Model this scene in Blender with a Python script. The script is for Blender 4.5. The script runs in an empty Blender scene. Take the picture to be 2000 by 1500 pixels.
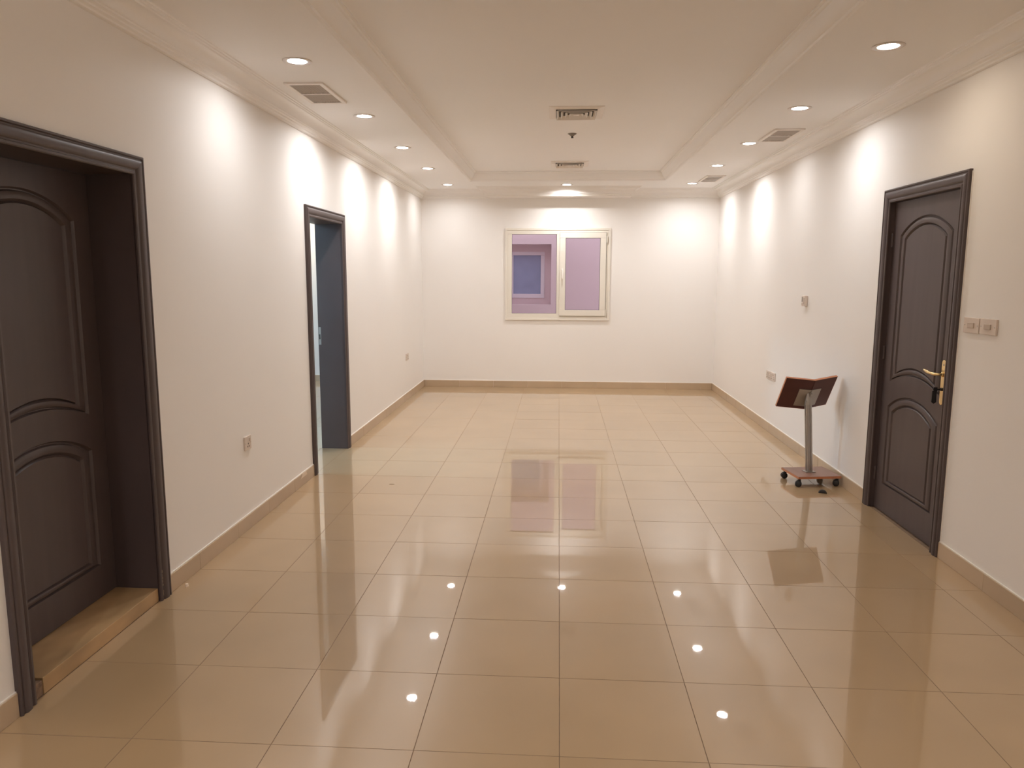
import bpy, bmesh, math, random
from mathutils import Vector, Matrix

random.seed(7)
scene = bpy.context.scene
COL = scene.collection

# ------------------------------------------------------------------ camera
YAW, PITCH, ROLL, CAM_H, FPX = -0.0617, 0.1438, 0.0032, 1.613, 1456.4
fw = Vector((math.sin(YAW) * math.cos(PITCH), math.cos(YAW) * math.cos(PITCH), -math.sin(PITCH)))
r0 = Vector((math.cos(YAW), -math.sin(YAW), 0))
u0 = r0.cross(fw)
rr = math.cos(ROLL) * r0 + math.sin(ROLL) * u0
uu = -math.sin(ROLL) * r0 + math.cos(ROLL) * u0
cam_data = bpy.data.cameras.new('camera')
cam_data.sensor_fit = 'HORIZONTAL'
cam_data.sensor_width = 36
cam_data.lens = FPX * 36 / 2000
cam_data.clip_start = 0.05
cam = bpy.data.objects.new('camera', cam_data)
COL.objects.link(cam)
M3 = Matrix((rr, uu, -fw)).transposed()
cam.matrix_world = Matrix.Translation((0, 0, CAM_H)) @ M3.to_4x4()
scene.camera = cam

# ------------------------------------------------------------------ world, exposure
world = bpy.data.worlds.new('sky')
scene.world = world
world.use_nodes = True
bg = world.node_tree.nodes['Background']
bg.inputs['Color'].default_value = (0.92, 0.92, 1.0, 1)
bg.inputs['Strength'].default_value = 2.6
scene.view_settings.view_transform = 'Standard'
scene.view_settings.look = 'None'
scene.view_settings.gamma = 1.0
scene.view_settings.use_curve_mapping = False
scene.view_settings.exposure = 0.13
scene.cycles.max_bounces = 8
scene.cycles.diffuse_bounces = 7
scene.cycles.glossy_bounces = 3
scene.cycles.caustics_reflective = False
scene.cycles.caustics_refractive = False
scene.cycles.sample_clamp_indirect = 8.0

BULB = 690.0                     # emission of the strong bulbs
LAMP_COL = (1.0, 0.99, 0.99)

# ------------------------------------------------------------------ measures of the room
XL, XR, YB, YF = -1.973, 2.227, 10.792, -3.0
ZS, ZT = 2.8216, 2.9366          # soffit, raised ceiling in the tray
ZCOR = 2.697                     # underside of cornice
WT = 0.24                        # wall thickness
TILE = 0.5
TX, TY = 0.0213, 2.3286


# ------------------------------------------------------------------ materials
def mat(name, col, rough=0.6, metal=0.0, noise=None, bump=None, coat=0.0, coat_rough=0.03,
        spec=0.5, per_object=0.0, emit=None, emit_col=None):
    m = bpy.data.materials.new(name)
    m.use_nodes = True
    nt = m.node_tree
    b = nt.nodes['Principled BSDF']
    b.inputs['Roughness'].default_value = rough
    b.inputs['Metallic'].default_value = metal
    b.inputs['Specular IOR Level'].default_value = spec
    b.inputs['Coat Weight'].default_value = coat
    b.inputs['Coat Roughness'].default_value = coat_rough
    b.inputs['Base Color'].default_value = (*col, 1)
    if emit:
        b.inputs['Emission Color'].default_value = (*(emit_col or col), 1)
        b.inputs['Emission Strength'].default_value = emit
    src = None
    tc = nt.nodes.new('ShaderNodeTexCoord')
    if noise:
        scale, amount, stretch = noise
        mp = nt.nodes.new('ShaderNodeMapping')
        mp.inputs['Scale'].default_value = stretch
        geo = nt.nodes.new('ShaderNodeNewGeometry')
        nt.links.new(geo.outputs['Position'], mp.inputs['Vector'])
        n = nt.nodes.new('ShaderNodeTexNoise')
        n.inputs['Scale'].default_value = scale
        n.inputs['Detail'].default_value = 2
        nt.links.new(mp.outputs['Vector'], n.inputs['Vector'])
        ramp = nt.nodes.new('ShaderNodeMapRange')
        ramp.inputs['From Min'].default_value = 0.25
        ramp.inputs['From Max'].default_value = 0.75
        ramp.inputs['To Min'].default_value = 1 - amount
        ramp.inputs['To Max'].default_value = 1 + amount
        nt.links.new(n.outputs['Fac'], ramp.inputs['Value'])
        src = ramp.outputs['Result']
    if per_object:
        oi = nt.nodes.new('ShaderNodeObjectInfo')
        mr = nt.nodes.new('ShaderNodeMapRange')
        mr.inputs['To Min'].default_value = 1 - per_object
        mr.inputs['To Max'].default_value = 1 + per_object
        nt.links.new(oi.outputs['Random'], mr.inputs['Value'])
        if src:
            mu = nt.nodes.new('ShaderNodeMath')
            mu.operation = 'MULTIPLY'
            nt.links.new(src, mu.inputs[0])
            nt.links.new(mr.outputs['Result'], mu.inputs[1])
            src = mu.outputs[0]
        else:
            src = mr.outputs['Result']
    if src:
        vm = nt.nodes.new('ShaderNodeVectorMath')
        vm.operation = 'SCALE'
        vm.inputs[0].default_value = col
        nt.links.new(src, vm.inputs['Scale'])
        nt.links.new(vm.outputs['Vector'], b.inputs['Base Color'])
    if bump:
        scale, strength, dist = bump
        n2 = nt.nodes.new('ShaderNodeTexNoise')
        n2.inputs['Scale'].default_value = scale
        n2.inputs['Detail'].default_value = 3
        geo2 = nt.nodes.new('ShaderNodeNewGeometry')
        nt.links.new(geo2.outputs['Position'], n2.inputs['Vector'])
        bp = nt.nodes.new('ShaderNodeBump')
        bp.inputs['Strength'].default_value = strength
        bp.inputs['Distance'].default_value = dist
        nt.links.new(n2.outputs['Fac'], bp.inputs['Height'])
        nt.links.new(bp.outputs['Normal'], b.inputs['Normal'])
    return m


M = {}
M['wall'] = mat('wall_paint', (0.835, 0.812, 0.788), 0.55, noise=(0.9, 0.015, (1, 1, 1)), spec=0.3)
M['ceiling'] = mat('ceiling_paint', (0.86, 0.848, 0.838), 0.6, noise=(0.7, 0.015, (1, 1, 1)), spec=0.3)
M['cornice'] = mat('cornice_gloss_paint', (0.84, 0.82, 0.795), 0.32, spec=0.5)
M['tile'] = mat('beige_porcelain_tile', (0.425, 0.292, 0.163), 0.30, noise=(2.2, 0.05, (1, 1, 1)), spec=0.25, coat=1.0, coat_rough=0.018, per_object=0.035)
M['tile_edge'] = mat('unglazed_tile_edge', (0.36, 0.25, 0.155), 0.8)
M['grout'] = mat('brown_grout', (0.21, 0.14, 0.088), 0.85, noise=(30, 0.2, (1, 1, 1)))
M['skirting'] = mat('beige_skirting_tile', (0.50, 0.38, 0.26), 0.3, noise=(3, 0.06, (1, 1, 1)), per_object=0.04)
M['caulk'] = mat('white_caulk', (0.84, 0.80, 0.75), 0.6)
M['door'] = mat('dark_brown_door_paint', (0.076, 0.055, 0.054), 0.43, noise=(3.0, 0.10, (1, 6, 0.6)))
M['door_chip'] = mat('bare_chipped_wood', (0.42, 0.32, 0.22), 0.8, noise=(60, 0.3, (1, 1, 0.2)))
M['marble'] = mat('brown_beige_marble', (0.44, 0.285, 0.145), 0.3, noise=(7, 0.28, (1, 0.5, 1)))
M['mortar'] = mat('stained_mortar', (0.20, 0.13, 0.085), 0.9, noise=(40, 0.5, (1, 1, 1)))
M['upvc'] = mat('cream_window_profile', (0.76, 0.72, 0.645), 0.4)
M['gasket'] = mat('dark_gasket', (0.05, 0.045, 0.04), 0.6)
M['pink'] = mat('mauve_exterior_paint', (0.66, 0.52, 0.55), 0.8, noise=(1.5, 0.03, (1, 1, 1)))
M['bluepane'] = mat('blue_grey_frosted_pane', (0.25, 0.29, 0.47), 0.35, noise=(6, 0.08, (1, 1, 1)))
M['exterior_frame'] = mat('white_exterior_profile', (0.72, 0.66, 0.72), 0.5)
M['brass'] = mat('polished_brass', (0.80, 0.62, 0.33), 0.25, metal=1.0)
M['steel'] = mat('brushed_steel', (0.42, 0.385, 0.35), 0.42, metal=0.85, noise=(12, 0.06, (1, 1, 0.2)))
M['black'] = mat('black_plastic', (0.018, 0.017, 0.018), 0.45)
M['maroon'] = mat('maroon_laminate', (0.085, 0.024, 0.02), 0.4, noise=(4, 0.12, (1, 1, 5)))
M['maroon_top'] = mat('red_brown_laminate', (0.25, 0.125, 0.088), 0.35, noise=(5, 0.12, (4, 1, 1)))
M['edge'] = mat('orange_edge_band', (0.50, 0.20, 0.10), 0.45)
M['plastic'] = mat('warm_white_plastic', (0.66, 0.57, 0.50), 0.4)
M['plastic_dark'] = mat('beige_rocker_plastic', (0.52, 0.43, 0.36), 0.4)
M['grey_screen'] = mat('grey_display', (0.22, 0.19, 0.16), 0.3)
M['slot'] = mat('dark_slot', (0.04, 0.035, 0.03), 0.7)
M['vent'] = mat('white_vent_paint', (0.80, 0.75, 0.70), 0.45)
M['vent_slat'] = mat('grey_vent_slat', (0.46, 0.41, 0.37), 0.5)
M['vent_dark'] = mat('vent_interior', (0.06, 0.05, 0.045), 0.8)
M['ring'] = mat('satin_lamp_ring', (0.62, 0.56, 0.52), 0.35, metal=0.3)
M['reflector'] = mat('satin_reflector', (0.55, 0.52, 0.49), 0.5)
M['globe'] = mat('lit_cool_globe', (1, 1, 1), 0.4, emit=300.0, emit_col=(0.38, 0.70, 1.0))
M['chip'] = mat('pale_plaster_chip', (0.72, 0.60, 0.48), 0.8)
M['stain'] = mat('brown_smudge', (0.22, 0.15, 0.095), 0.7)


def glass_mat():
    m = bpy.data.materials.new('clear_window_glass')
    m.use_nodes = True
    nt = m.node_tree
    nt.nodes.remove(nt.nodes['Principled BSDF'])
    out = nt.nodes['Material Output']
    tr = nt.nodes.new('ShaderNodeBsdfTransparent')
    tr.inputs['Color'].default_value = (0.93, 0.93, 0.95, 1)
    gl = nt.nodes.new('ShaderNodeBsdfGlossy')
    gl.inputs['Roughness'].default_value = 0.02
    fr = nt.nodes.new('ShaderNodeFresnel')
    fr.inputs['IOR'].default_value = 1.5
    mx = nt.nodes.new('ShaderNodeMixShader')
    nt.links.new(fr.outputs['Fac'], mx.inputs['Fac'])
    nt.links.new(tr.outputs['BSDF'], mx.inputs[1])
    nt.links.new(gl.outputs['BSDF'], mx.inputs[2])
    nt.links.new(mx.outputs['Shader'], out.inputs['Surface'])
    return m


M['glass'] = glass_mat()


# ------------------------------------------------------------------ mesh helpers
class MB:
    def __init__(self):
        self.v, self.f = [], []

    def add(self, vs, fs):
        o = len(self.v)
        self.v += [Vector(p) for p in vs]
        self.f += [tuple(i + o for i in q) for q in fs]
        return self

    def box(self, x0, x1, y0, y1, z0, z1):
        vs = [(x, y, z) for x in (x0, x1) for y in (y0, y1) for z in (z0, z1)]
        return self.add(vs, [(0, 1, 3, 2), (4, 6, 7, 5), (0, 4, 5, 1), (2, 3, 7, 6), (0, 2, 6, 4), (1, 5, 7, 3)])

    def lathe(self, prof, c, axis=(0, 0, 1), seg=28):
        """prof: list of (radius, height along the axis); closes at radius 0."""
        a = Vector(axis).normalized()
        p = a.orthogonal().normalized()
        q = a.cross(p)
        c = Vector(c)
        rings, o = [], len(self.v)
        for r, h in prof:
            if r <= 1e-6:
                rings.append([len(self.v)])
                self.v.append(c + a * h)
            else:
                ids = []
                for k in range(seg):
                    t = 2 * math.pi * k / seg
                    ids.append(len(self.v))
                    self.v.append(c + a * h + (p * math.cos(t) + q * math.sin(t)) * r)
                rings.append(ids)
        for A, B in zip(rings, rings[1:]):
            for k in range(seg):
                k2 = (k + 1) % seg
                if len(A) == 1 and len(B) == 1:
                    continue
                if len(A) == 1:
                    self.f.append((A[0], B[k2], B[k]))
                elif len(B) == 1:
                    self.f.append((A[k], A[k2], B[0]))
                else:
                    self.f.append((A[k], A[k2], B[k2], B[k]))
        return self

    def tube(self, pts, rad, seg=14, caps=True):
        pts = [Vector(p) for p in pts]
        rads = rad if isinstance(rad, (list, tuple)) else [rad] * len(pts)
        rings = []
        ref = None
        for i, p in enumerate(pts):
            d = (pts[min(i + 1, len(pts) - 1)] - pts[max(i - 1, 0)]).normalized()
            if ref is None:
                ref = d.orthogonal().normalized()
            ref = (ref - d * ref.dot(d)).normalized()
            w = d.cross(ref)
            ids = []
            for k in range(seg):
                t = 2 * math.pi * k / seg
                ids.append(len(self.v))
                self.v.append(p + (ref * math.cos(t) + w * math.sin(t)) * rads[i])
            rings.append(ids)
        for A, B in zip(rings, rings[1:]):
            for k in range(seg):
                k2 = (k + 1) % seg
                self.f.append((A[k], A[k2], B[k2], B[k]))
        if caps:
            self.f.append(tuple(reversed(rings[0])))
            self.f.append(tuple(rings[-1]))
        return self

    def prism(self, poly, e):
        """poly: planar 3-D points; e: extrusion vector."""
        n = len(poly)
        e = Vector(e)
        a = [Vector(p) for p in poly]
        fs = [tuple(range(n)), tuple(range(2 * n - 1, n - 1, -1))]
        fs += [(i, i + n, (i + 1) % n + n, (i + 1) % n) for i in range(n)]
        return self.add(a + [p + e for p in a], fs)

    def build(self, name, material, parent=None, bevel=0.0, smooth=False, origin=None, segs=2):
        o = Vector(origin) if origin is not None else (parent_world(parent) if parent else Vector((0, 0, 0)))
        me = bpy.data.meshes.new(name)
        me.from_pydata([tuple(p - o) for p in self.v], [], self.f)
        bm = bmesh.new()
        bm.from_mesh(me)
        bmesh.ops.recalc_face_normals(bm, faces=bm.faces)
        if bevel:
            es = [e for e in bm.edges if len(e.link_faces) == 2 and e.calc_face_angle(0) > 0.5]
            bmesh.ops.bevel(bm, geom=es, offset=bevel, segments=segs, profile=0.6, affect='EDGES', clamp_overlap=True)
        if smooth:
            for f in bm.faces:
                f.smooth = True
            for e in bm.edges:
                if len(e.link_faces) == 2 and e.calc_face_angle(0) > 0.6:
                    e.smooth = False
        bm.to_mesh(me)
        bm.free()
        me.materials.append(M[material])
        ob = bpy.data.objects.new(name, me)
        COL.objects.link(ob)
        if parent:
            ob.parent = parent
            ob.location = o - parent_world(parent)
        else:
            ob.location = o
        return ob


def parent_world(p):
    w = Vector((0, 0, 0))
    while p:
        w += p.location
        p = p.parent
    return w


def empty(name, loc, label=None, cat=None, group=None, kind=None):
    o = bpy.data.objects.new(name, None)
    COL.objects.link(o)
    o.empty_display_size = 0.05
    o.location = loc
    return tag(o, label, cat, group, kind)


def tag(o, label=None, cat=None, group=None, kind=None):
    for k, val in (('label', label), ('category', cat), ('group', group), ('kind', kind)):
        if val:
            o[k] = val
    return o


def struct(o, label=None):
    return tag(o, label=label, kind='structure')


def sweep_runs(profile, path, N, sgn):
    """Mitred runs of a closed profile (u sideways, v along N) along an open polyline; one MB per straight run."""
    N = Vector(N)
    path = [Vector(p) for p in path]
    ds = [(b - a).normalized() for a, b in zip(path, path[1:])]
    ms = [N.cross(d) * sgn for d in ds]
    offs = []
    for i in range(len(path)):
        a = ms[max(i - 1, 0)]
        b = ms[min(i, len(ms) - 1)]
        offs.append((a + b) / (1 + a.dot(b)))
    out = []
    n = len(profile)
    for i in range(len(ds)):
        mb = MB()
        vs = [path[j] + offs[j] * u + N * v for j in (i, i + 1) for u, v in profile]
        fs = [(k, (k + 1) % n, (k + 1) % n + n, k + n) for k in range(n)]
        fs += [tuple(range(n - 1, -1, -1)), tuple(range(n, 2 * n))]
        mb.add(vs, fs)
        out.append(mb)
    return out


# ------------------------------------------------------------------ floor
gap = 0.0022
floor = struct(MB().box(-6.3, XR + 0.3, YF - 0.3, YB + 0.8, -0.12, -0.0012).build('floor', 'grout'), 'beige glossy tiled floor with brown joints')


def tile_mesh(w, d):
    mb = MB()
    b = 0.0007
    z1, z0 = 0.0, -0.010
    a = [(0, 0, z0), (w, 0, z0), (w, d, z0), (0, d, z0)]
    c = [(0, 0, z1 - b * 0.7), (w, 0, z1 - b * 0.7), (w, d, z1 - b * 0.7), (0, d, z1 - b * 0.7)]
    t = [(b, b, z1), (w - b, b, z1), (w - b, d - b, z1), (b, d - b, z1)]
    vs = [(x - w / 2, y - d / 2, z) for x, y, z in a + c + t]
    fs = [(8, 9, 10, 11)]
    for k in range(4):
        k2 = (k + 1) % 4
        fs += [(k, k2, k2 + 4, k + 4), (k + 4, k2 + 4, k2 + 8, k + 8)]
    mb.add(vs, fs)
    me = bpy.data.meshes.new('floor_tile')
    me.from_pydata([tuple(v) for v in mb.v], [], mb.f)
    me.materials.append(M['tile'])
    me.materials.append(M['tile_edge'])      # unglazed cut edges
    for p in me.polygons:
        p.material_index = 0 if p.index == 0 else 1
    return me


tile_cache = {}


def lay_tile(x0, x1, y0, y1):
    w, d = round(x1 - x0 - gap, 4), round(y1 - y0 - gap, 4)
    if (w, d) not in tile_cache:
        tile_cache[(w, d)] = tile_mesh(w, d)
    o = bpy.data.objects.new('floor_tile', tile_cache[(w, d)])
    COL.objects.link(o)
    o.parent = floor
    o.location = ((x0 + x1) / 2, (y0 + y1) / 2, random.uniform(-0.0002, 0.0002))
    o.rotation_euler = (random.gauss(0, 0.0004), random.gauss(0, 0.0004), 0)
    return o


xs = [XL] + [TX + TILE * k for k in range(-3, 5)] + [XR]
ys = [TY + TILE * k for k in range(-6, 17)] + [YB]
for i in range(len(xs) - 1):
    for j in range(len(ys) - 1):
        lay_tile(xs[i], xs[i + 1], ys[j], ys[j + 1])
# the floor strip inside the open doorway and the next room's floor seen through it
lay_tile(XL - WT, XL, 5.86, 6.76)
for i in range(3):
    for j in range(13):
        x1 = XL - WT - i * 0.5
        lay_tile(x1 - 0.5, x1, 4.75 + 0.5 * j, 5.25 + 0.5 * j)

rest = MB().box(XL, XR, YF, ys[0] - gap, -0.01, 0).build('floor_tile_rest', 'tile', floor)
rest.name = 'rear_floor_slab'


# ------------------------------------------------------------------ walls
def wall_boxes(axis_lo, axis_hi, t0, t1, holes, along):
    """Boxes of a wall with rectangular holes (a0, a1, z0, z1)."""
    mb = MB()
    top = 3.05
    cur = axis_lo

    def put(a0, a1, z0, z1):
        if a1 - a0 > 1e-6 and z1 - z0 > 1e-6:
            if along == 'y':
                mb.box(t0, t1, a0, a1, z0, z1)
            else:
                mb.box(a0, a1, t0, t1, z0, z1)
    for a0, a1, z0, z1 in holes:
        put(cur, a0, -0.1, top)
        put(a0, a1, -0.1, z0)
        put(a0, a1, z1, top)
        cur = a1
    put(cur, axis_hi, -0.1, top)
    return mb


D1 = dict(y0=2.515, y1=3.415, z1=2.070, zo=2.153)          # near left door
D2 = dict(y0=5.870, y1=6.750, z1=2.070, zo=2.152)          # open doorway
D3 = dict(y0=4.385, y1=5.275, z1=2.108, zo=2.185)          # right door
J = 0.02
struct(wall_boxes(YF, YB, XL - WT, XL, [(D1['y0'] - J, D1['y1'] + J, -0.1, D1['z1'] + J), (D2['y0'] - J, D2['y1'] + J, -0.1, D2['z1'] + J)], 'y').build('wall_left', 'wall'), 'white painted side wall with two dark doorways')
struct(wall_boxes(YF, YB, XR, XR + 0.2, [(D3['y0'] - J, D3['y1'] + J, -0.1, D3['z1'] + J)], 'y').build('wall_right', 'wall'), 'white painted side wall with one brown door')
WX0, WX1, WZ0, WZ1 = -0.768, 0.724, 0.984, 2.288
struct(wall_boxes(XL - WT, XR + 0.2, YB, YB + 0.2, [(WX0 + 0.03, WX1 - 0.03, WZ0 + 0.03, WZ1 - 0.03)], 'x').build('wall_back', 'wall'), 'white painted end wall with a small window')
struct(MB().box(XL - WT, XR + 0.2, YF - 0.2, YF, -0.1, 3.05).build('wall_rear', 'wall'))

# next room behind the open doorway
struct(MB().box(-6.2, XL - WT, 11.2, 11.4, -0.1, 2.95).build('wall_next_room_end', 'wall'))
struct(MB().box(-6.2, -6.0, 4.55, 11.4, -0.1, 2.95).build('wall_next_room_side', 'wall'))
struct(MB().box(-6.2, XL - WT, 4.55, 4.75, -0.1, 2.95).build('wall_next_room_front', 'wall'))
struct(MB().box(XL - WT, XL - WT + 0.1, YB, 11.3, -0.1, 2.95).build('wall_next_room_return', 'wall'))
struct(MB().box(-6.2, XL - WT + 0.02, 4.55, 11.4, 2.85, 2.95).build('ceiling_next_room', 'ceiling'))
# closed dark space behind the near left door and the right door
struct(MB().box(XL - WT - 0.32, XL - WT - 0.30, 1.9, 4.0, -0.1, 2.6).build('wall_behind_near_door', 'wall'))
struct(MB().box(XR + 0.5, XR + 0.52, 3.9, 5.8, -0.1, 2.6).build('wall_behind_right_door', 'wall'))

# ------------------------------------------------------------------ ceiling: soffit ring with lamp holes, tray
LX, RX = -1.5025, 1.7238
HOLE = 0.056
LAMPS = [
    (LX, 4.3826, 0.52, 'large round downlight nearest the camera on the left, beside the left ceiling grille'),
    (LX, 5.8606, 1.0, 'bright downlight above the left wall just past the left ceiling grille'),
    (LX, 7.2768, 1.0, 'bright downlight in the left row, third from the camera'),
    (LX, 8.6664, 1.0, 'bright downlight in the left row, fourth from the camera'),
    (LX, 10.1983, 0.45, 'small flat downlight at the far end of the left row'),
    (RX, 4.2716, 0.26, 'flat downlight nearest the camera on the right'),
    (RX, 5.7418, 0.68, 'bright downlight in the right row, second from the camera'),
    (RX, 7.1892, 0.40, 'flat downlight beside the nearer right ceiling grille'),
    (RX, 8.5744, 1.0, 'bright downlight between the two right ceiling grilles'),
    (RX, 10.1494, 0.78, 'bright downlight at the far end of the right row'),
    (0.0924, 10.2493, 1.0, 'single bright downlight in front of the window pelmet'),
    (LX, 0.0, 1.7, 'unseen downlight added above the camera on the left to brighten the near walls'),  # from here on: unseen lamps added to brighten the near end of the room
    (RX, 0.0, 1.7, 'unseen downlight added above the camera on the right to brighten the near walls'),
    (LX, -1.5, 1.1, 'unseen downlight added behind the camera on the left to brighten the near walls'),
    (RX, -1.5, 1.1, 'unseen downlight added behind the camera on the right to brighten the near walls'),
]
TX0, TX1, TY1, TY0 = -1.166, 1.347, 9.872, -1.2
top = ZT + 0.10
bm_c = bmesh.new()


def _ring(pts):
    vs = [bm_c.verts.new(p) for p in pts]
    return [bm_c.edges.new((vs[i], vs[(i + 1) % len(vs)])) for i in range(len(vs))]


def _rect(x0, x1, y0, y1):
    return [(x0, y0, ZS), (x1, y0, ZS), (x1, y1, ZS), (x0, y1, ZS)]


es_c = _ring(_rect(XL - 0.1, XR + 0.1, YF - 0.1, YB + 0.1)) + _ring(_rect(TX0, TX1, TY0, TY1))
for lx_, ly_, _p, _l in LAMPS:
    es_c += _ring([(lx_ + HOLE * math.cos(2 * math.pi * k / 32), ly_ + HOLE * math.sin(2 * math.pi * k / 32), ZS) for k in range(32)])
bmesh.ops.triangle_fill(bm_c, edges=es_c, use_beauty=True, use_dissolve=False, normal=(0, 0, -1))
bm_c.verts.index_update()
cb = MB()
cb.add([v.co.copy() for v in bm_c.verts], [tuple(v.index for v in f.verts) for f in bm_c.faces])
bm_c.free()
for p, q in (((TX0, TY0), (TX1, TY0)), ((TX1, TY0), (TX1, TY1)), ((TX1, TY1), (TX0, TY1)), ((TX0, TY1), (TX0, TY0))):
    cb.add([(*p, ZS), (*q, ZS), (*q, ZT), (*p, ZT)], [(0, 1, 2, 3)])
cb.add([(TX0, TY0, ZT), (TX1, TY0, ZT), (TX1, TY1, ZT), (TX0, TY1, ZT)], [(0, 1, 2, 3)])
cb.box(XL - 0.1, XR + 0.1, YF - 0.1, YB + 0.1, top, top + 0.05)
ceiling = struct(cb.build('ceiling', 'ceiling'), 'white plaster ceiling with a shallow raised tray')


def arc(u0_, v0_, u1_, v1_, n, concave=True):
    pts = []
    for k in range(1, n):
        t = k / n * math.pi / 2
        if concave:
            pts.append((u0_ + (u1_ - u0_) * (1 - math.cos(t)), v0_ + (v1_ - v0_) * math.sin(t)))
        else:
            pts.append((u0_ + (u1_ - u0_) * math.sin(t), v0_ + (v1_ - v0_) * (1 - math.cos(t))))
    return pts


# tray cove (u points inward from the tray edge, v up from the soffit)
H = ZT - ZS
tray_prof = [(-0.004, 0.0), (0.001, -0.001), (0.014, 0.006), (0.018, 0.019), (0.030, 0.025)]
tray_prof += [(0.044, 0.046), (0.057, 0.068), (0.066, 0.090), (0.075, 0.095), (0.079, 0.105), (0.093, 0.109), (0.093, H), (-0.004, H)]
tray_path = [(TX0, TY0, ZS), (TX0, TY1, ZS), (TX1, TY1, ZS), (TX1, TY0, ZS)]
for k, mb in enumerate(sweep_runs(tray_prof, tray_path, (0, 0, 1), -1)):
    struct(mb.build('trim_%d' % (k + 1), 'ceiling', smooth=True), 'stepped plaster cove edging the %s of the ceiling tray' % ('left side', 'far end', 'right side')[k])

# wall cornice with the projecting pelmet over the window
cor = [(0, -0.1246), (0.010, -0.1246), (0.017, -0.1205), (0.019, -0.112), (0.024, -0.1085), (0.030, -0.106),
       (0.032, -0.098), (0.037, -0.0945), (0.043, -0.092), (0.045, -0.084), (0.051, -0.081)]
cor += arc(0.051, -0.081, 0.112, -0.026, 8)
cor += [(0.112, -0.026), (0.116, -0.019), (0.124, -0.017), (0.126, -0.010), (0.135, -0.008), (0.137, -0.002), (0.1416, 0.0), (0, 0)]
PX0, PX1, PY = -1.005, 0.962, 10.53
cor_path = [(XL, YF, ZS), (XL, YB, ZS), (PX0, YB, ZS), (PX0, PY, ZS), (PX1, PY, ZS), (PX1, YB, ZS), (XR, YB, ZS), (XR, YF, ZS)]
cl = ['moulded cornice along the left wall', 'moulded cornice on the end wall left of the pelmet', 'short left return of the window pelmet',
      'moulded front of the window pelmet', 'short right return of the window pelmet', 'moulded cornice on the end wall right of the pelmet',
      'moulded cornice along the right wall']
for k, mb in enumerate(sweep_runs(cor, cor_path, (0, 0, 1), -1)):
    struct(mb.build('trim_%d' % (k + 4), 'cornice', smooth=True), cl[k])
struct(MB().box(PX0, PX1, PY, YB, ZCOR + 0.004, ZS).build('trim_11', 'cornice'), 'plain underside box of the window pelmet')

# ------------------------------------------------------------------ skirting tiles
BH = 0.094


def skirting(name, runs, label, step=0.5, shift=0.0):
    """runs: list of (axis, fixed, inward, a0, a1)"""
    mb = MB()
    pieces = []
    for axis, fixed, inward, a0, a1 in runs:
        t = 0.006 * inward
        lo, hi = sorted((fixed, fixed + t))
        if axis == 'y':
            mb.box(lo, hi, a0, a1, 0, BH + 0.005)
        else:
            mb.box(a0, a1, lo, hi, 0, BH + 0.005)
        c = a0
        k = math.floor((a0 - shift) / step) + 1
        while c < a1 - 1e-4:
            e = min(shift + k * step, a1)
            if e - c > 0.02:
                pieces.append((axis, fixed, inward, c, e))
            c, k = e, k + 1
    root = struct(mb.build(name, 'caulk'), label)
    for axis, fixed, inward, c, e in pieces:
        th = 0.011 + random.uniform(-0.0006, 0.0006)
        lo, hi = sorted((fixed + 0.0005 * inward, fixed + th * inward))
        g = 0.0008
        pm = MB()
        if axis == 'y':
            pm.box(lo, hi, c + g, e - g, 0.0005, BH)
        else:
            pm.box(c + g, e - g, lo, hi, 0.0005, BH)
        pm.build('skirting_tile', 'skirting', root, bevel=0.001, segs=1)
    return root


CW = 0.088                       # casing width
skirting('baseboard_left', [('y', XL, 1, YF, D1['y0'] - CW), ('y', XL, 1, D1['y1'] + CW, D2['y0'] - CW), ('y', XL, 1, D2['y1'] + CW, YB)], 'beige tile skirting along the left wall', shift=TY)
skirting('baseboard_right', [('y', XR, -1, YF, D3['y0'] - CW), ('y', XR, -1, D3['y1'] + CW, YB)], 'beige tile skirting along the right wall', shift=TY)
skirting('baseboard_back', [('x', YB, -1, XL + 0.012, XR - 0.012)], 'beige tile skirting along the end wall', shift=TX + 0.04)
skirting('baseboard_next_room', [('x', 11.2, -1, -5.9, XL - WT)], 'beige tile skirting in the room beyond the open doorway')

# ------------------------------------------------------------------ doors
cas_prof = [(0, 0), (0, 0.012), (0.004, 0.016), (0.013, 0.017), (0.017, 0.012), (0.024, 0.012), (0.029, 0.018), (0.038, 0.022),
            (0.060, 0.024), (0.066, 0.021), (0.069, 0.016), (0.074, 0.016), (0.078, 0.021), (0.084, 0.021), (CW, 0.016), (CW, 0)]


def outline(yc, hw, z_side_top, z_top, z_side_bot, z_bot, n=20):
    """Closed outline: bottom (maybe arched up), right side, arched top, left side. (y, z) points, fixed count."""
    pts = []
    for k in range(n + 1):
        s = -1 + 2 * k / n
        pts.append((yc + hw * s, z_side_bot + (z_bot - z_side_bot) * (1 - s * s)))
    for k in range(1, 8):
        pts.append((yc + hw, z_side_bot + (z_side_top - z_side_bot) * k / 8))
    for k in range(n + 1):
        s = 1 - 2 * k / n
        pts.append((yc + hw * s, z_side_top + (z_top - z_side_top) * (1 - s * s) ** 0.9 if s * s < 1 else z_side_top))
    for k in range(1, 8):
        pts.append((yc - hw, z_side_top + (z_side_bot - z_side_top) * k / 8))
    return pts


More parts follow.
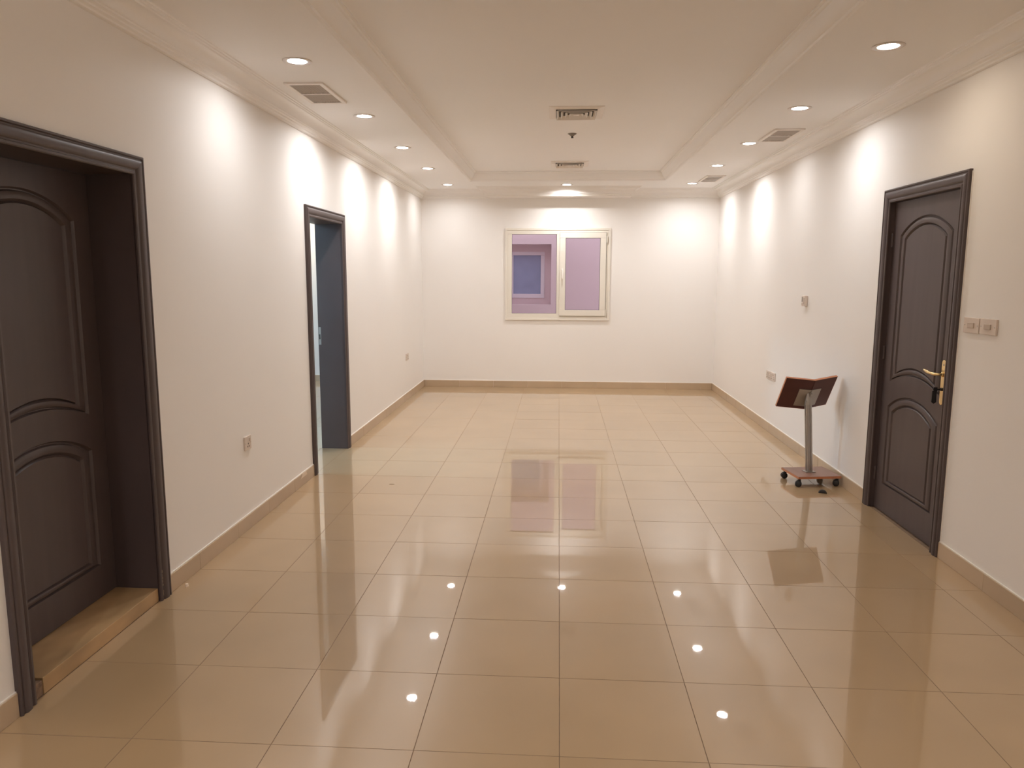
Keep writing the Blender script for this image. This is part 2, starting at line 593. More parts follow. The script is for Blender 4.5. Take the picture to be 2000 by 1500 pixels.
def door_leaf(root, x_face, face, y0, y1, z0, z1, dz_top, dz_low, thick=0.042):
    """face = +1 when the visible side looks toward +x, -1 toward -x."""
    yc = (y0 + y1) / 2
    a = dict(out=(0.338, 1.885 + dz_top, 1.994 + dz_top, 0.915 + dz_low, 0.985 + dz_low),
             inn=(0.247, 1.852 + dz_top, 1.930 + dz_top, 0.985 + dz_low, 1.040 + dz_low))
    b = dict(out=(0.338, 0.745 + dz_low, 0.848 + dz_low, 0.200 + dz_low * 0.6, 0.200 + dz_low * 0.6),
             inn=(0.247, 0.705 + dz_low, 0.780 + dz_low, 0.243 + dz_low * 0.6, 0.243 + dz_low * 0.6))
    bm = bmesh.new()

    def ring(pts, x):
        vs = [bm.verts.new((x, p[0], p[1])) for p in pts]
        return [bm.edges.new((vs[i], vs[(i + 1) % len(vs)])) for i in range(len(vs))]
    rect = [(y0, z0), (y1, z0), (y1, z1), (y0, z1)]
    es = ring(rect, x_face)
    for q in (a, b):
        es += ring(outline(yc, *q['out']), x_face)
    bmesh.ops.triangle_fill(bm, edges=es, use_beauty=True, use_dissolve=False, normal=(face, 0, 0))
    bm.verts.index_update()
    mb = MB()
    mb.add([v.co.copy() for v in bm.verts], [tuple(v.index for v in f.verts) for f in bm.faces])
    bm.free()
    xb = x_face - face * thick
    c = [(x_face, *p) for p in rect] + [(xb, *p) for p in rect]
    mb.add(c, [(4, 5, 6, 7)] + [(k, (k + 1) % 4, (k + 1) % 4 + 4, k + 4) for k in range(4)])
    leaf = mb.build('leaf', 'door', root)
    depth = [(0.0, 0.0), (0.04, -0.004), (0.10, -0.012), (0.18, -0.012), (0.26, -0.002), (0.42, 0.002), (0.58, 0.003), (0.72, 0.001),
             (0.80, -0.006), (0.88, -0.012), (0.94, -0.006), (1.0, 0.0)]
    for q in (a, b):
        po, pi = outline(yc, *q['out']), outline(yc, *q['inn'])
        n = len(po)
        mb = MB()
        vs, fs = [], []
        for t, dpt in depth:
            vs += [(x_face + face * dpt, p[0] + (r[0] - p[0]) * t, p[1] + (r[1] - p[1]) * t) for p, r in zip(po, pi)]
        for s in range(len(depth) - 1):
            fs += [(s * n + k, s * n + (k + 1) % n, (s + 1) * n + (k + 1) % n, (s + 1) * n + k) for k in range(n)]
        fs.append(tuple((len(depth) - 1) * n + k for k in range(n)))
        mb.add(vs, fs)
        mb.build('panel', 'door', leaf, smooth=True)
    return leaf


def door_handle(leaf, x, face, y, z_lo, z_hi, z_lever, toward, key=False):
    """Brass back plate with a lever pointing along y (toward = +1/-1)."""
    w, t = 0.021, 0.007
    pts = []
    for k in range(13):
        an = math.pi * k / 12
        pts.append((x, y + w * math.cos(an), z_hi - w + w * math.sin(an)))
    for k in range(13):
        an = math.pi + math.pi * k / 12
        pts.append((x, y + w * math.cos(an), z_lo + w + w * math.sin(an)))
    pl = MB().prism(pts, (face * t, 0, 0)).build('handle_plate', 'brass', leaf, bevel=0.002)
    mb = MB()
    p = [Vector((x + face * 0.006, y, z_lever)), Vector((x + face * 0.03, y, z_lever)), Vector((x + face * 0.048, y + toward * 0.012, z_lever)),
         Vector((x + face * 0.052, y + toward * 0.05, z_lever + 0.001)), Vector((x + face * 0.052, y + toward * 0.09, z_lever + 0.004)),
         Vector((x + face * 0.051, y + toward * 0.125, z_lever + 0.010)), Vector((x + face * 0.049, y + toward * 0.145, z_lever + 0.013))]
    mb.tube(p, [0.009, 0.008, 0.009, 0.0085, 0.0105, 0.009, 0.004], 12)
    mb.lathe([(0, 0.002), (0.015, 0.002), (0.015, 0.009), (0.012, 0.012), (0, 0.012)], (x + face * 0.004, y, z_lever), (face, 0, 0), 18)
    mb.build('lever', 'brass', leaf, smooth=True)
    if key:
        zk = z_lo + 0.092
        kb = MB()
        kb.lathe([(0, 0), (0.010, 0), (0.010, 0.010), (0.0, 0.010)], (x + face * 0.006, y, zk), (face, 0, 0), 14)
        kb.box(*sorted((x + face * 0.014, x + face * 0.034)), y - 0.0015, y + 0.0015, zk - 0.004, zk + 0.004)
        kb.prism([(x + face * 0.032, y - 0.002, zk - 0.012), (x + face * 0.052, y - 0.002, zk - 0.012), (x + face * 0.056, y - 0.002, zk),
                  (x + face * 0.052, y - 0.002, zk + 0.012), (x + face * 0.032, y - 0.002, zk + 0.012)], (0, 0.004, 0))
        kb.prism([(x + face * 0.036, y - 0.004, zk - 0.006), (x + face * 0.060, y - 0.004, zk - 0.010), (x + face * 0.062, y - 0.004, zk - 0.075),
                  (x + face * 0.048, y - 0.004, zk - 0.085), (x + face * 0.034, y - 0.004, zk - 0.075)], (0, 0.008, 0))
        tag(kb.build('key', 'black', leaf), 'dark key with a fob hanging from the lock')
        MB().lathe([(0, 0), (0.006, 0), (0.005, 0.003), (0, 0.003)], (x + face * 0.006, y, z_hi - 0.03), (face, 0, 0), 12).build('screw', 'steel', leaf)


def door_surround(root, D, x_wall, face, depth, z_bottom=0.0):
    """Casing on the room side of the wall (face = direction into the room) and the jamb lining behind it."""
    path = [(x_wall, D['y0'], z_bottom), (x_wall, D['y0'], D['z1']), (x_wall, D['y1'], D['z1']), (x_wall, D['y1'], z_bottom)]
    prof = [(u * (D['zo'] - D['z1']) / CW if False else u, v) for u, v in cas_prof]
    for mb in sweep_runs(prof, path, (face, 0, 0), 1 if face > 0 else -1):
        mb.build('casing', 'door', root, smooth=True)
    xb = x_wall - face * depth
    lo, hi = sorted((xb, x_wall + face * 0.004))
    MB().box(lo, hi, D['y0'] - J + 0.001, D['y0'], z_bottom + 0.001, D['z1'] + J - 0.001).build('jamb', 'door', root, bevel=0.001)
    jf = MB().box(lo, hi, D['y1'], D['y1'] + J - 0.001, z_bottom + 0.001, D['z1'] + J - 0.001).build('jamb', 'door', root, bevel=0.001)
    MB().box(lo, hi, D['y0'], D['y1'], D['z1'], D['z1'] + J - 0.001).build('head_jamb', 'door', root, bevel=0.001)
    return jf


# near left door: leaf set at the far side of the thick wall, marble sill
d1 = empty('door_1', (XL, (D1['y0'] + D1['y1']) / 2, 0), kind='structure', label='dark brown panelled door deep in the near left doorway')
door_surround(d1, D1, XL, 1, WT)
leaf1 = door_leaf(d1, -2.185, 1, D1['y0'] + 0.003, D1['y1'] - 0.003, 0.072, D1['z1'] - 0.003, -0.032, 0.052)
door_handle(leaf1, -2.185, 1, D1['y0'] + 0.07, 0.93, 1.19, 1.11, 1)
tag(MB().box(-2.232, -1.9745, D1['y0'] + 0.06, D1['y1'] - 0.001, 0, 0.068).build('sill', 'marble', d1, bevel=0.002), 'raised brown beige marble sill')
tag(MB().box(-2.232, -1.9765, D1['y0'] + 0.001, D1['y0'] + 0.059, 0, 0.060).build('sill_patch', 'mortar', d1, bevel=0.004), 'broken stained mortar at the sill end')
for k in range(9):
    zz = 0.004 + k * 0.017
    yy = D1['y1'] + 0.020 + random.uniform(-0.004, 0.004)
    MB().box(XL + 0.0115, XL + 0.0135, yy, yy + random.uniform(0.002, 0.005), zz, zz + random.uniform(0.008, 0.016)).build('paint_chip', 'door_chip', d1)

# open doorway on the left
d2 = empty('door_2', (XL, (D2['y0'] + D2['y1']) / 2, 0), kind='structure', label='open dark brown doorway in the left wall')
jf = door_surround(d2, D2, XL, 1, WT - 0.004)
MB().box(XL - WT + 0.010, XL - WT + 0.030, D2['y1'] - 0.0015, D2['y1'] + 0.001, 0.98, 1.14).build('strike_plate', 'steel', jf)
MB().box(XL - WT + 0.012, XL - WT + 0.024, D2['y1'] - 0.0025, D2['y1'] - 0.0012, 1.03, 1.075).build('latch_hole', 'slot', jf)

# right door
d3 = empty('door_3', (XR, (D3['y0'] + D3['y1']) / 2, 0), kind='structure', label='dark brown panelled door with brass handle in the right wall')
door_surround(d3, D3, XR, -1, 0.16)
leaf3 = door_leaf(d3, XR + 0.024, -1, D3['y0'] + 0.003, D3['y1'] - 0.003, 0.006, D3['z1'] - 0.003, 0.0, 0.0)
door_handle(leaf3, XR + 0.024, -1, D3['y0'] + 0.078, 0.872, 1.138, 1.052, 1, key=True)
for zh in (0.25, 1.10, 1.86):
    MB().tube([(XR + 0.018, D3['y1'] - 0.004, zh - 0.045), (XR + 0.018, D3['y1'] - 0.004, zh + 0.045)], 0.007, 10).build('hinge', 'door', leaf3)
for yy in (D3['y0'] - CW - 0.007, D3['y1'] + CW):
    MB().box(XR - 0.004, XR, yy, yy + 0.007, 0.1, D3['zo']).build('caulk_line', 'caulk', d3)

# ------------------------------------------------------------------ window in the end wall
w1 = empty('window_1', ((WX0 + WX1) / 2, YB, WZ0), kind='structure', label='cream framed window with a fixed pane and a casement sash')


def frame_rect(x0, x1, z0, z1, ya, yb_, wl, wr, wb, wt):
    mb = MB()
    mb.box(x0, x1, ya, yb_, z0, z0 + wb)
    mb.box(x0, x1, ya, yb_, z1 - wt, z1)
    mb.box(x0, x0 + wl, ya, yb_, z0 + wb, z1 - wt)
    mb.box(x1 - wr, x1, ya, yb_, z0 + wb, z1 - wt)
    return mb


Y = YB
frame_rect(WX0, WX1, WZ0, WZ1, Y - 0.020, Y, 0.030, 0.030, 0.030, 0.030).build('architrave', 'upvc', w1, bevel=0.003)
frame_rect(WX0 + 0.022, WX1 - 0.022, WZ0 + 0.022, WZ1 - 0.022, Y - 0.012, Y + 0.06, 0.072, 0.05, 0.074, 0.064).build('outer_frame', 'upvc', w1, bevel=0.003)
MB().box(-0.034, 0.012, Y - 0.010, Y + 0.058, WZ0 + 0.09, WZ1 - 0.08).build('mullion', 'upvc', w1, bevel=0.003)
MB().box(-0.68, -0.03, Y + 0.026, Y + 0.032, WZ0 + 0.092, WZ1 - 0.082).build('pane', 'glass', w1)
frame_rect(-0.678, -0.032, WZ0 + 0.094, WZ1 - 0.084, Y + 0.012, Y + 0.024, 0.006, 0.006, 0.006, 0.006).build('glazing_gasket', 'gasket', w1)
sash = frame_rect(0.008, 0.664, 1.048, 2.228, Y - 0.030, Y + 0.03, 0.083, 0.083, 0.083, 0.080).build('sash', 'upvc', w1, bevel=0.004)
MB().box(0.088, 0.584, Y + 0.004, Y + 0.010, 1.128, 2.150).build('pane', 'glass', sash)
frame_rect(0.0905, 0.5815, 1.1305, 2.1485, Y - 0.008, Y + 0.002, 0.005, 0.005, 0.005, 0.005).build('glazing_gasket', 'gasket', sash)
hb = MB()
hb.box(0.038, 0.062, Y - 0.036, Y - 0.030, 1.66, 1.73)
hb.tube([(0.05, Y - 0.034, 1.70), (0.05, Y - 0.060, 1.70), (0.05, Y - 0.066, 1.685), (0.05, Y - 0.066, 1.58)], [0.009, 0.009, 0.010, 0.008], 10)
hb.build('sash_handle', 'caulk', sash, smooth=True)
for zz in (1.10, 2.13):
    hg = MB()
    hg.tube([(0.675, Y - 0.028, zz - 0.045), (0.675, Y - 0.028, zz + 0.045)], 0.008, 10)
    hg.build('hinge', 'upvc', sash, smooth=True)
MB().box(0.6645, 0.6695, Y - 0.0135, Y - 0.0115, 1.05, 2.225).build('sash_gap', 'gasket', w1)
MB().box(0.010, 0.662, Y - 0.0135, Y - 0.0118, 2.2285, 2.232).build('sash_gap', 'gasket', w1)
MB().box(0.010, 0.662, Y - 0.0135, Y - 0.0118, 1.044, 1.0475).build('sash_gap', 'gasket', w1)

# ------------------------------------------------------------------ light shaft outside the window
EY = 12.0
RX0, RX1, RZ0, RZ1 = -0.91, -0.124, 1.162, 2.113
eb = MB()
eb.box(-3.2, RX0, EY, EY + 0.4, -3, 7)
eb.box(RX1, 3.2, EY, EY + 0.4, -3, 7)
eb.box(RX0, RX1, EY, EY + 0.4, -3, RZ0)
eb.box(RX0, RX1, EY, EY + 0.4, RZ1, 7)
struct(eb.build('wall_outside', 'pink'), 'mauve wall of the neighbouring building seen through the window')
w2 = empty('window_2', (-0.515, EY + 0.2, 1.2), kind='structure', label='blue grey frosted window recessed in the mauve wall outside')
frame_rect(-0.802, -0.232, 1.262, 2.0, EY + 0.19, EY + 0.25, 0.064, 0.062, 0.066, 0.056).build('frame', 'exterior_frame', w2, bevel=0.004)
MB().box(-0.742, -0.290, EY + 0.215, EY + 0.225, 1.32, 1.95).build('pane', 'bluepane', w2)
rb = MB()
rb.box(RX0, -0.802, EY + 0.20, EY + 0.26, RZ0, RZ1)
rb.box(-0.232, RX1, EY + 0.20, EY + 0.26, RZ0, RZ1)
rb.box(-0.802, -0.232, EY + 0.20, EY + 0.26, RZ0, 1.262)
rb.box(-0.802, -0.232, EY + 0.20, EY + 0.26, 2.0, RZ1)
rb.build('recess_wall', 'pink', w2)

# ------------------------------------------------------------------ recessed ceiling lamps
def downlight(x, y, power, label):
    root = empty('downlight', (x, y, ZS), label, 'downlight', 'recessed lamps in the lowered ceiling border')
    c = (x, y, ZS)
    R = 0.083
    MB().lathe([(HOLE - 0.002, 0.006), (HOLE - 0.002, -0.002), (HOLE + 0.004, -0.005), (R - 0.006, -0.005), (R, -0.002), (R, -0.0002)], c, seg=40).build('trim_ring', 'ring', root, smooth=True)
    MB().lathe([(HOLE - 0.002, 0.004), (HOLE - 0.003, 0.024), (0, 0.024)], c, seg=40).build('reflector', 'reflector', root, smooth=True)
    key_ = 'bulb_%d' % round(power * 100)
    if key_ not in M:
        warm = LAMP_COL if power > 0.3 else (1.0, 0.86, 0.68)
        M[key_] = mat('lit_' + key_, (1, 1, 1), 0.4, emit=BULB * power, emit_col=warm)
    MB().lathe([(0.050, 0.0235), (0.050, 0.018), (0.044, 0.0145), (0.025, 0.0110), (0, 0.0095)], c, seg=32).build('bulb', key_, root, smooth=True)
    return root


for lamp in LAMPS:
    downlight(*lamp)

# cool ceiling lamp of the next room
tl = empty('globe_lamp', (-4.7, 5.95, 2.85), 'cool white globe lamp on the ceiling of the room beyond the open doorway', 'lamp')
MB().lathe([(0, 0), (0.075, 0), (0.07, -0.025), (0.05, -0.035), (0, -0.035)], (-4.7, 5.95, 2.85), seg=28).build('base', 'vent', tl, smooth=True)
MB().lathe([(0.045, -0.036)] + [(0.12 * math.sin(t), -0.145 + 0.12 * math.cos(t)) for t in [0.4 + k * (math.pi - 0.4) / 14 for k in range(14)]] + [(0, -0.265)], (-4.7, 5.95, 2.85), seg=28).build('globe', 'globe', tl, smooth=True)

M['bulb_warm'] = mat('lit_warm_bulb', (1, 1, 1), 0.4, emit=BULB * 1.3, emit_col=(1.0, 0.80, 0.58))
wl = empty('spot_lamp', (-4.0, 10.5, 2.85), 'warm white surface lamp on the ceiling of the room beyond the open doorway', 'lamp')
MB().lathe([(0.075, 0), (0.08, -0.03), (0.07, -0.034), (0.058, -0.034), (0.054, -0.02), (0, -0.02)], (-4.0, 10.5, 2.85), seg=28).build('housing', 'ring', wl, smooth=True)
MB().lathe([(0.053, -0.021), (0.045, -0.027), (0, -0.030)], (-4.0, 10.5, 2.85), seg=28).build('bulb', 'bulb_warm', wl, smooth=True)

# ------------------------------------------------------------------ air outlets
def supply_diffuser(x, y, w, d, label):
    root = empty('air_diffuser', (x, y, ZT), label, 'air vent', 'square air diffusers in the ceiling tray')

    def ring(hx, hy, hx2, hy2, za, zb, t=0.0012):
        mb = MB()
        for zoff in (0, t):
            pass
        a = [(-hx, -hy), (hx, -hy), (hx, hy), (-hx, hy)]
        b = [(-hx2, -hy2), (hx2, -hy2), (hx2, hy2), (-hx2, hy2)]
        vs = [(x + p[0], y + p[1], za) for p in a] + [(x + p[0], y + p[1], zb) for p in b]
        vs += [(x + p[0], y + p[1], za + t) for p in a] + [(x + p[0], y + p[1], zb + t) for p in b]
        fs = []
        for k in range(4):
            k2 = (k + 1) % 4
            fs += [(k, k2, k2 + 4, k + 4), (k + 8, k + 12, k2 + 12, k2 + 8), (k, k + 8, k2 + 8, k2), (k + 4, k2 + 4, k2 + 12, k + 12)]
        return mb.add(vs, fs)
    hx, hy = w / 2, d / 2
    ring(hx, hy, hx - 0.055, hy - 0.055, ZT - 0.004, ZT - 0.014, 0.0035).build('flange', 'vent', root)
    MB().box(x - hx + 0.05, x + hx - 0.05, y - hy + 0.05, y + hy - 0.05, ZT - 0.0025, ZT - 0.0005).build('plenum', 'vent_dark', root)
    ox, oy = hx - 0.060, hy - 0.060
    n = 4
    for k in range(n):
        s0, s1 = 1 - k / n * 0.86, 1 - (k + 0.60) / n * 0.86
        ring(ox * s0, oy * s0, ox * s1, oy * s1, ZT - 0.026, ZT - 0.004).build('louver', 'vent', root)
    MB().box(x - ox * 0.14, x + ox * 0.14, y - oy * 0.14, y + oy * 0.14, ZT - 0.022, ZT - 0.019).build('centre_plate', 'vent', root)
    return root


supply_diffuser(0.126, 6.365, 0.44, 0.47, 'nearer white square air diffuser in the ceiling tray')
supply_diffuser(0.112, 9.19, 0.44, 0.47, 'farther white square air diffuser in the ceiling tray, near the window')


def return_grille(x0, x1, y0, y1, label):
    m_ = 1 if x0 < 0 else -1
    root = empty('return_grille', ((x0 + x1) / 2, (y0 + y1) / 2, ZS), label, 'air vent', 'slatted return grilles in the lowered ceiling border')
    z1 = ZS
    mb = MB()
    fwid = 0.028
    z0 = ZS - 0.012
    mb.box(x0, x1, y0, y0 + fwid, z0, z1)
    mb.box(x0, x1, y1 - fwid, y1, z0, z1)
    mb.box(x0, x0 + fwid, y0 + fwid, y1 - fwid, z0, z1)
    mb.box(x1 - fwid, x1, y0 + fwid, y1 - fwid, z0, z1)
    mb.build('frame', 'vent', root, bevel=0.002)
    MB().box(x0 + 0.02, x1 - 0.02, y0 + 0.02, y1 - 0.02, z1 - 0.002, z1 - 0.0003).build('cavity', 'vent_dark', root)
    ym = (y0 + y1) / 2
    MB().box(x0 + fwid, x1 - fwid, ym - 0.009, ym + 0.009, z0 + 0.001, z1 - 0.002).build('crossbar', 'vent', root)
    sl = MB()
    nn = 11
    for k in range(nn):
        xc = x0 + fwid + (x1 - x0 - 2 * fwid) * (k + 0.5) / nn
        h = (x1 - x0 - 2 * fwid) / nn * 0.40
        for ya, yb_ in ((y0 + fwid, ym - 0.022), (ym + 0.009, y1 - fwid - 0.014)):
            sl.prism([(xc - m_ * h, ya, z0 + 0.002), (xc - m_ * h * 0.6, ya, z0 + 0.001), (xc + m_ * h, ya, z1 - 0.003), (xc + m_ * h * 0.6, ya, z1 - 0.0028)], (0, yb_ - ya, 0))
    tag(sl.build('slats', 'vent_slat', root), kind='stuff')
    return root


return_grille(-1.757, -1.505, 4.845, 5.395, 'slatted grille in the left ceiling border beside the nearest left downlight')
return_grille(1.766, 2.008, 6.500, 7.062, 'nearer slatted grille in the right ceiling border')
return_grille(1.763, 1.995, 9.380, 9.960, 'farther slatted grille in the right ceiling border, near the end wall')

sp = empty('sprinkler', (0.109, 7.28, ZT), 'small dark sprinkler head between the two ceiling diffusers', 'sprinkler')
MB().lathe([(0, 0), (0.042, 0), (0.041, -0.004), (0.020, -0.018), (0.013, -0.024), (0, -0.024)], (0.109, 7.28, ZT), seg=20).build('escutcheon', 'grey_screen', sp, smooth=True)
MB().lathe([(0, -0.02), (0.010, -0.02), (0.009, -0.034), (0.013, -0.036), (0.013, -0.039), (0, -0.039)], (0.109, 7.28, ZT), seg=16).build('deflector', 'vent_dark', sp)

# ------------------------------------------------------------------ wall plates
def wall_plate(x, inward, y, z, w, h, kind, label, cat, group=None):
    root = empty(kind, (x, y, z), label, cat, group)
    t = 0.011

    def slab(name, a0, a1, z0, z1, d0, d1, m, bev=0.0):
        lo, hi = sorted((x + inward * d0, x + inward * d1))
        return MB().box(lo, hi, y + a0, y + a1, z + z0, z + z1).build(name, m, root, bevel=bev)
    slab('plate', -w / 2, w / 2, -h / 2, h / 2, 0.0, t, 'plastic', 0.0025)
    if kind == 'light_switch':
        slab('rocker', -0.030, 0.030, -0.014, 0.014, t - 0.002, t + 0.005, 'plastic_dark', 0.002)
    elif w > 0.12:
        for s in (-1, 1):
            slab('rocker', s * 0.024 - 0.008, s * 0.024 + 0.008, 0.006, 0.028, t - 0.001, t + 0.003, 'plastic_dark', 0.001)
            for a, b in ((0.0, -0.006), (-0.011, -0.024), (0.011, -0.024)):
                slab('slot', s * 0.038 + a - 0.004, s * 0.038 + a + 0.004, b - 0.006, b + 0.004, t - 0.001, t + 0.0006, 'slot')
    else:
        slab('rocker', 0.012, 0.028, 0.008, 0.028, t - 0.001, t + 0.003, 'plastic_dark', 0.001)
        for a, b in ((0.0, -0.004), (-0.011, -0.022), (0.011, -0.022)):
            slab('slot', a - 0.004, a + 0.004, b - 0.005, b + 0.004, t - 0.001, t + 0.0006, 'slot')
    for s in (-1, 1):
        MB().lathe([(0, 0), (0.0035, 0), (0.003, 0.001), (0, 0.001)], (x + inward * t, y + s * w * 0.41, z), (inward, 0, 0), 10).build('screw', 'steel', root)
    return root


wall_plate(XR, -1, 4.162, 1.358, 0.150, 0.082, 'light_switch', 'light switch plate next to the right door frame', 'switch', 'switches beside the right door')
wall_plate(XR, -1, 4.004, 1.360, 0.150, 0.082, 'light_switch', 'light switch plate farther from the right door frame', 'switch', 'switches beside the right door')
wall_plate(XR, -1, 7.955, 0.590, 0.150, 0.086, 'power_socket', 'double power socket low on the right wall, the farther of the pair', 'socket', 'sockets on the right wall')
wall_plate(XR, -1, 7.790, 0.592, 0.150, 0.086, 'power_socket', 'double power socket low on the right wall, the nearer of the pair', 'socket', 'sockets on the right wall')
wall_plate(XL, 1, 4.535, 0.556, 0.092, 0.088, 'power_socket', 'single power socket on the left wall between the two doorways', 'socket')
wall_plate(XL, 1, 9.600, 0.562, 0.146, 0.088, 'power_socket', 'power socket low on the left wall near the far corner', 'socket')

th = empty('thermostat', (XR, 6.90, 1.40), 'small boxy thermostat on the right wall above the lectern', 'thermostat')
MB().box(XR - 0.030, XR, 6.862, 6.948, 1.352, 1.447).build('housing', 'plastic', th, bevel=0.006)
MB().box(XR - 0.0315, XR - 0.029, 6.908, 6.940, 1.392, 1.434).build('display', 'grey_screen', th)
MB().box(XR - 0.0325, XR - 0.029, 6.908, 6.940, 1.364, 1.378).build('slider', 'plastic_dark', th, bevel=0.001)
MB().box(XR - 0.033, XR - 0.029, 6.874, 6.898, 1.37, 1.43).build('dial', 'plastic_dark', th, bevel=0.003)

# ------------------------------------------------------------------ rolling lectern
LC = Vector((2.013, 5.892, 0))
lec = empty('lectern', LC, 'rolling lectern with maroon V shaped book rest on a steel pole', 'lectern')
ba = math.radians(8.4)
bx, by = Vector((math.cos(ba), math.sin(ba), 0)), Vector((-math.sin(ba), math.cos(ba), 0))


def oriented_slab(c, ax, ay, az, hx, hy, hz):
    mb = MB()
    vs = [c + ax * (sx * hx) + ay * (sy * hy) + az * (sz * hz) for sx in (-1, 1) for sy in (-1, 1) for sz in (-1, 1)]
    return mb.add(vs, [(0, 1, 3, 2), (4, 6, 7, 5), (0, 4, 5, 1), (2, 3, 7, 6), (0, 2, 6, 4), (1, 5, 7, 3)])


Zv = Vector((0, 0, 1))
HX, HY = 0.172, 0.150
bz = 0.0755
oriented_slab(LC + Zv * bz, bx, by, Zv, HX - 0.002, HY - 0.002, 0.0092).build('base_board', 'maroon_top', lec)
eb = MB()
for s in (-1, 1):
    q = oriented_slab(LC + Zv * (bz - 0.0005) + by * (s * (HY - 0.001)), bx, by, Zv, HX, 0.0011, 0.0085)
    eb.add(q.v, q.f)
    q = oriented_slab(LC + Zv * (bz - 0.0005) + bx * (s * (HX - 0.001)), bx, by, Zv, 0.0011, HY, 0.0085)
    eb.add(q.v, q.f)
tag(eb.build('edge_band', 'edge', lec), 'orange edge banding of the base')
for sx in (-1, 1):
    for sy in (-1, 1):
        c = LC + bx * (sx * (HX - 0.020)) + by * (sy * (HY - 0.025))
        ang = random.uniform(0, 6.28)
        wdir = Vector((math.cos(ang), math.sin(ang), 0)) if not (sx == 1) else Vector((0.35, 0.94, 0)).normalized()
        fdir = Zv.cross(wdir)
        cs = MB()
        for s in (-1, 1):
            cs.lathe([(0, -0.007), (0.020, -0.007), (0.0245, -0.004), (0.0245, 0.004), (0.020, 0.007), (0, 0.007)],
                     c + wdir * (s * 0.0105) + fdir * 0.006 + Zv * 0.0247, wdir, 20)
        caster = cs.build('caster', 'black', lec, smooth=True)
        hb = MB()
        hb.lathe([(0, 0), (0.011, 0), (0.011, 0.012), (0.016, 0.014), (0.016, 0.017), (0, 0.017)], c + Zv * 0.049, (0, 0, 1), 16)
        q = oriented_slab(c + fdir * 0.002 + Zv * 0.040, wdir, fdir, Zv, 0.0042, 0.014, 0.012)
        hb.add(q.v, q.f)
        hb.build('fork', 'black', caster)

P0 = Vector((1.999, 5.892, 0.0845))
P1 = Vector((1.960, 5.892, 0.640))
ax_p = (P1 - P0).normalized()
ca = math.radians(15)
px_ = Vector((math.cos(ca), math.sin(ca), 0))
px_ = (px_ - ax_p * px_.dot(ax_p)).normalized()
py_ = ax_p.cross(px_)
oriented_slab(P0 + Zv * 0.003, bx, by, Zv, 0.040, 0.036, 0.0028).build('foot_flange', 'steel', lec, bevel=0.001)
sec = []
for k in range(8):                 # square tube with fluted faces
    an = math.pi / 4 * k
    r = 0.0265 if k % 2 else 0.0215
    sec.append((r * math.cos(an), r * math.sin(an)))
oc = []
hw, ch, gr = 0.022, 0.006, 0.003
for sx, sy in ((1, -1), (1, 1), (-1, 1), (-1, -1)):
    pass
oc = [(hw, -hw + ch), (hw, -gr), (hw - 0.003, -gr), (hw - 0.003, gr), (hw, gr), (hw, hw - ch), (hw - ch, hw), (gr, hw), (gr, hw - 0.003), (-gr, hw - 0.003), (-gr, hw),
      (-hw + ch, hw), (-hw, hw - ch), (-hw, gr), (-hw + 0.003, gr), (-hw + 0.003, -gr), (-hw, -gr), (-hw, -hw + ch), (-hw + ch, -hw), (-gr, -hw), (-gr, -hw + 0.003),
      (gr, -hw + 0.003), (gr, -hw), (hw - ch, -hw)]
MB().prism([P0 + px_ * a + py_ * b for a, b in oc], P1 - P0).build('pole', 'steel', lec)
MB().tube([P1 - ax_p * 0.02, P1 + ax_p * 0.005, P1 + ax_p * 0.030, P1 + ax_p * 0.055, P1 + ax_p * 0.075], [0.027, 0.029, 0.025, 0.017, 0.013], 16).build('pole_collar', 'steel', lec, smooth=True)
MB().lathe([(0, -0.03), (0.007, -0.03), (0.007, 0.03), (0, 0.03)], P1 + ax_p * 0.012, (px_ * 0.9 + py_ * 0.4), 12).build('clamp_bolt', 'steel', lec)

# V shaped book rest, seen from behind
A, T, PHI, BW, BHH = 1.833, 1.078, 0.208, 0.225, 0.279
d_ = Vector((math.cos(A), math.sin(A), 0))
w_ = Vector((-math.sin(A), math.cos(A), 0))
v_ = -math.cos(T) * d_ + math.sin(T) * Zv
n_ = w_.cross(v_)
if n_.dot(d_) < 0:
    n_ = -n_
BC = Vector((1.968, 5.894, 0.699))
for s in (1, -1):
    wd = (w_ * s * math.cos(PHI) + n_ * math.sin(PHI)).normalized()
    nn_ = wd.cross(v_)
    if nn_.dot(n_) < 0:
        nn_ = -nn_
    cc = BC + wd * (BW / 2) + nn_ * 0.009
    board = oriented_slab(cc, wd, v_, nn_, BW / 2 - 0.002, BHH / 2 - 0.002, 0.009).build('book_board', 'maroon', lec)
    e2 = MB()
    for t in (-1, 1):
        q = oriented_slab(cc + v_ * (t * (BHH / 2 - 0.001)), wd, v_, nn_, BW / 2, 0.0013, 0.0088)
        e2.add(q.v, q.f)
    q = oriented_slab(cc + wd * (BW / 2 - 0.001), wd, v_, nn_, 0.0013, BHH / 2, 0.0088)
    e2.add(q.v, q.f)
    tag(e2.build('edge_band', 'edge', board), 'orange edge banding of the book board')
    pl = oriented_slab(BC + wd * 0.048 - v_ * 0.030 - nn_ * 0.0025, wd, v_, nn_, 0.047, 0.080, 0.002)
    pl.build('bracket_plate', 'steel', board, bevel=0.001)
oriented_slab(BC - v_ * 0.03 - n_ * 0.012, w_, v_, n_, 0.009, 0.055, 0.012).build('bracket_spine', 'steel', lec, bevel=0.003)
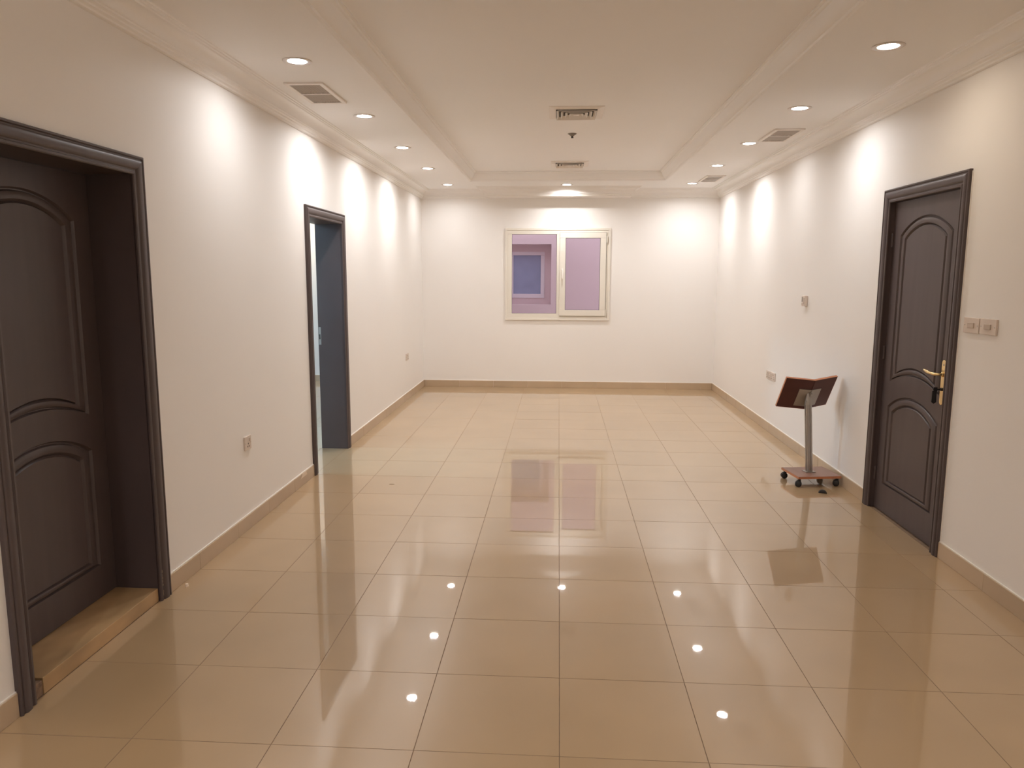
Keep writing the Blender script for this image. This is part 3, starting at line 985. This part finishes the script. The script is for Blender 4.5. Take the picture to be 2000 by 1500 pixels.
lip = oriented_slab(BC - v_ * (BHH / 2 - 0.006) + n_ * 0.032, w_, v_, n_, 0.12, 0.004, 0.010)
lip.build('page_lip', 'maroon', lec, bevel=0.001)

# ------------------------------------------------------------------ small things on the floor
ds = empty('door_stop', (2.005, 5.585, 0), 'black half dome door stop on the floor in front of the lectern', 'door stop')
mb = MB()
pts = []
for k in range(13):
    t = math.pi * k / 12
    pts.append((0.030 * math.cos(t), 0.026 * math.sin(t)))
yaw_ = math.radians(-12)
ex, ey = Vector((math.cos(yaw_), math.sin(yaw_), 0)), Vector((-math.sin(yaw_), math.cos(yaw_), 0))
mb.prism([Vector((2.005, 5.585, 0.0)) + ex * a + Zv * b - ey * 0.012 for a, b in pts], ey * 0.024)
mb.build('rubber_body', 'black', ds, bevel=0.003, smooth=True)


def chip(loc, sx, sy, sz, m, name, label, cat):
    mb = MB()
    n = 9
    lo, hi = [], []
    for k in range(n):
        t = 2 * math.pi * k / n
        r = random.uniform(0.75, 1.1)
        lo.append((loc[0] + sx * r * math.cos(t), loc[1] + sy * r * math.sin(t), 0.0002))
        hi.append((loc[0] + sx * 0.7 * r * math.cos(t), loc[1] + sy * 0.7 * r * math.sin(t), sz))
    mb.add(lo + hi, [tuple(range(n)), tuple(range(2 * n - 1, n - 1, -1))] + [(k, (k + 1) % n, (k + 1) % n + n, k + n) for k in range(n)])
    return tag(mb.build(name, m, origin=(loc[0], loc[1], 0)), label, cat)


chip((-1.925, 3.600), 0.010, 0.014, 0.014, 'chip', 'plaster_chip', 'pale plaster crumb on the floor beside the near left door frame', 'debris')
chip((-1.284, 5.585), 0.022, 0.008, 0.0025, 'stain', 'dirt_flake', 'small brown flake of dirt on the floor before the open doorway', 'debris')
sk = MB().prism([(XL + 0.0125, 5.46, 0.064), (XL + 0.0125, 5.60, 0.064), (XL + 0.0125, 5.58, 0.094), (XL + 0.0125, 5.50, 0.094)], (0.0012, 0, 0))
sk.build('bare_patch', 'chip', bpy.data.objects['baseboard_left'])
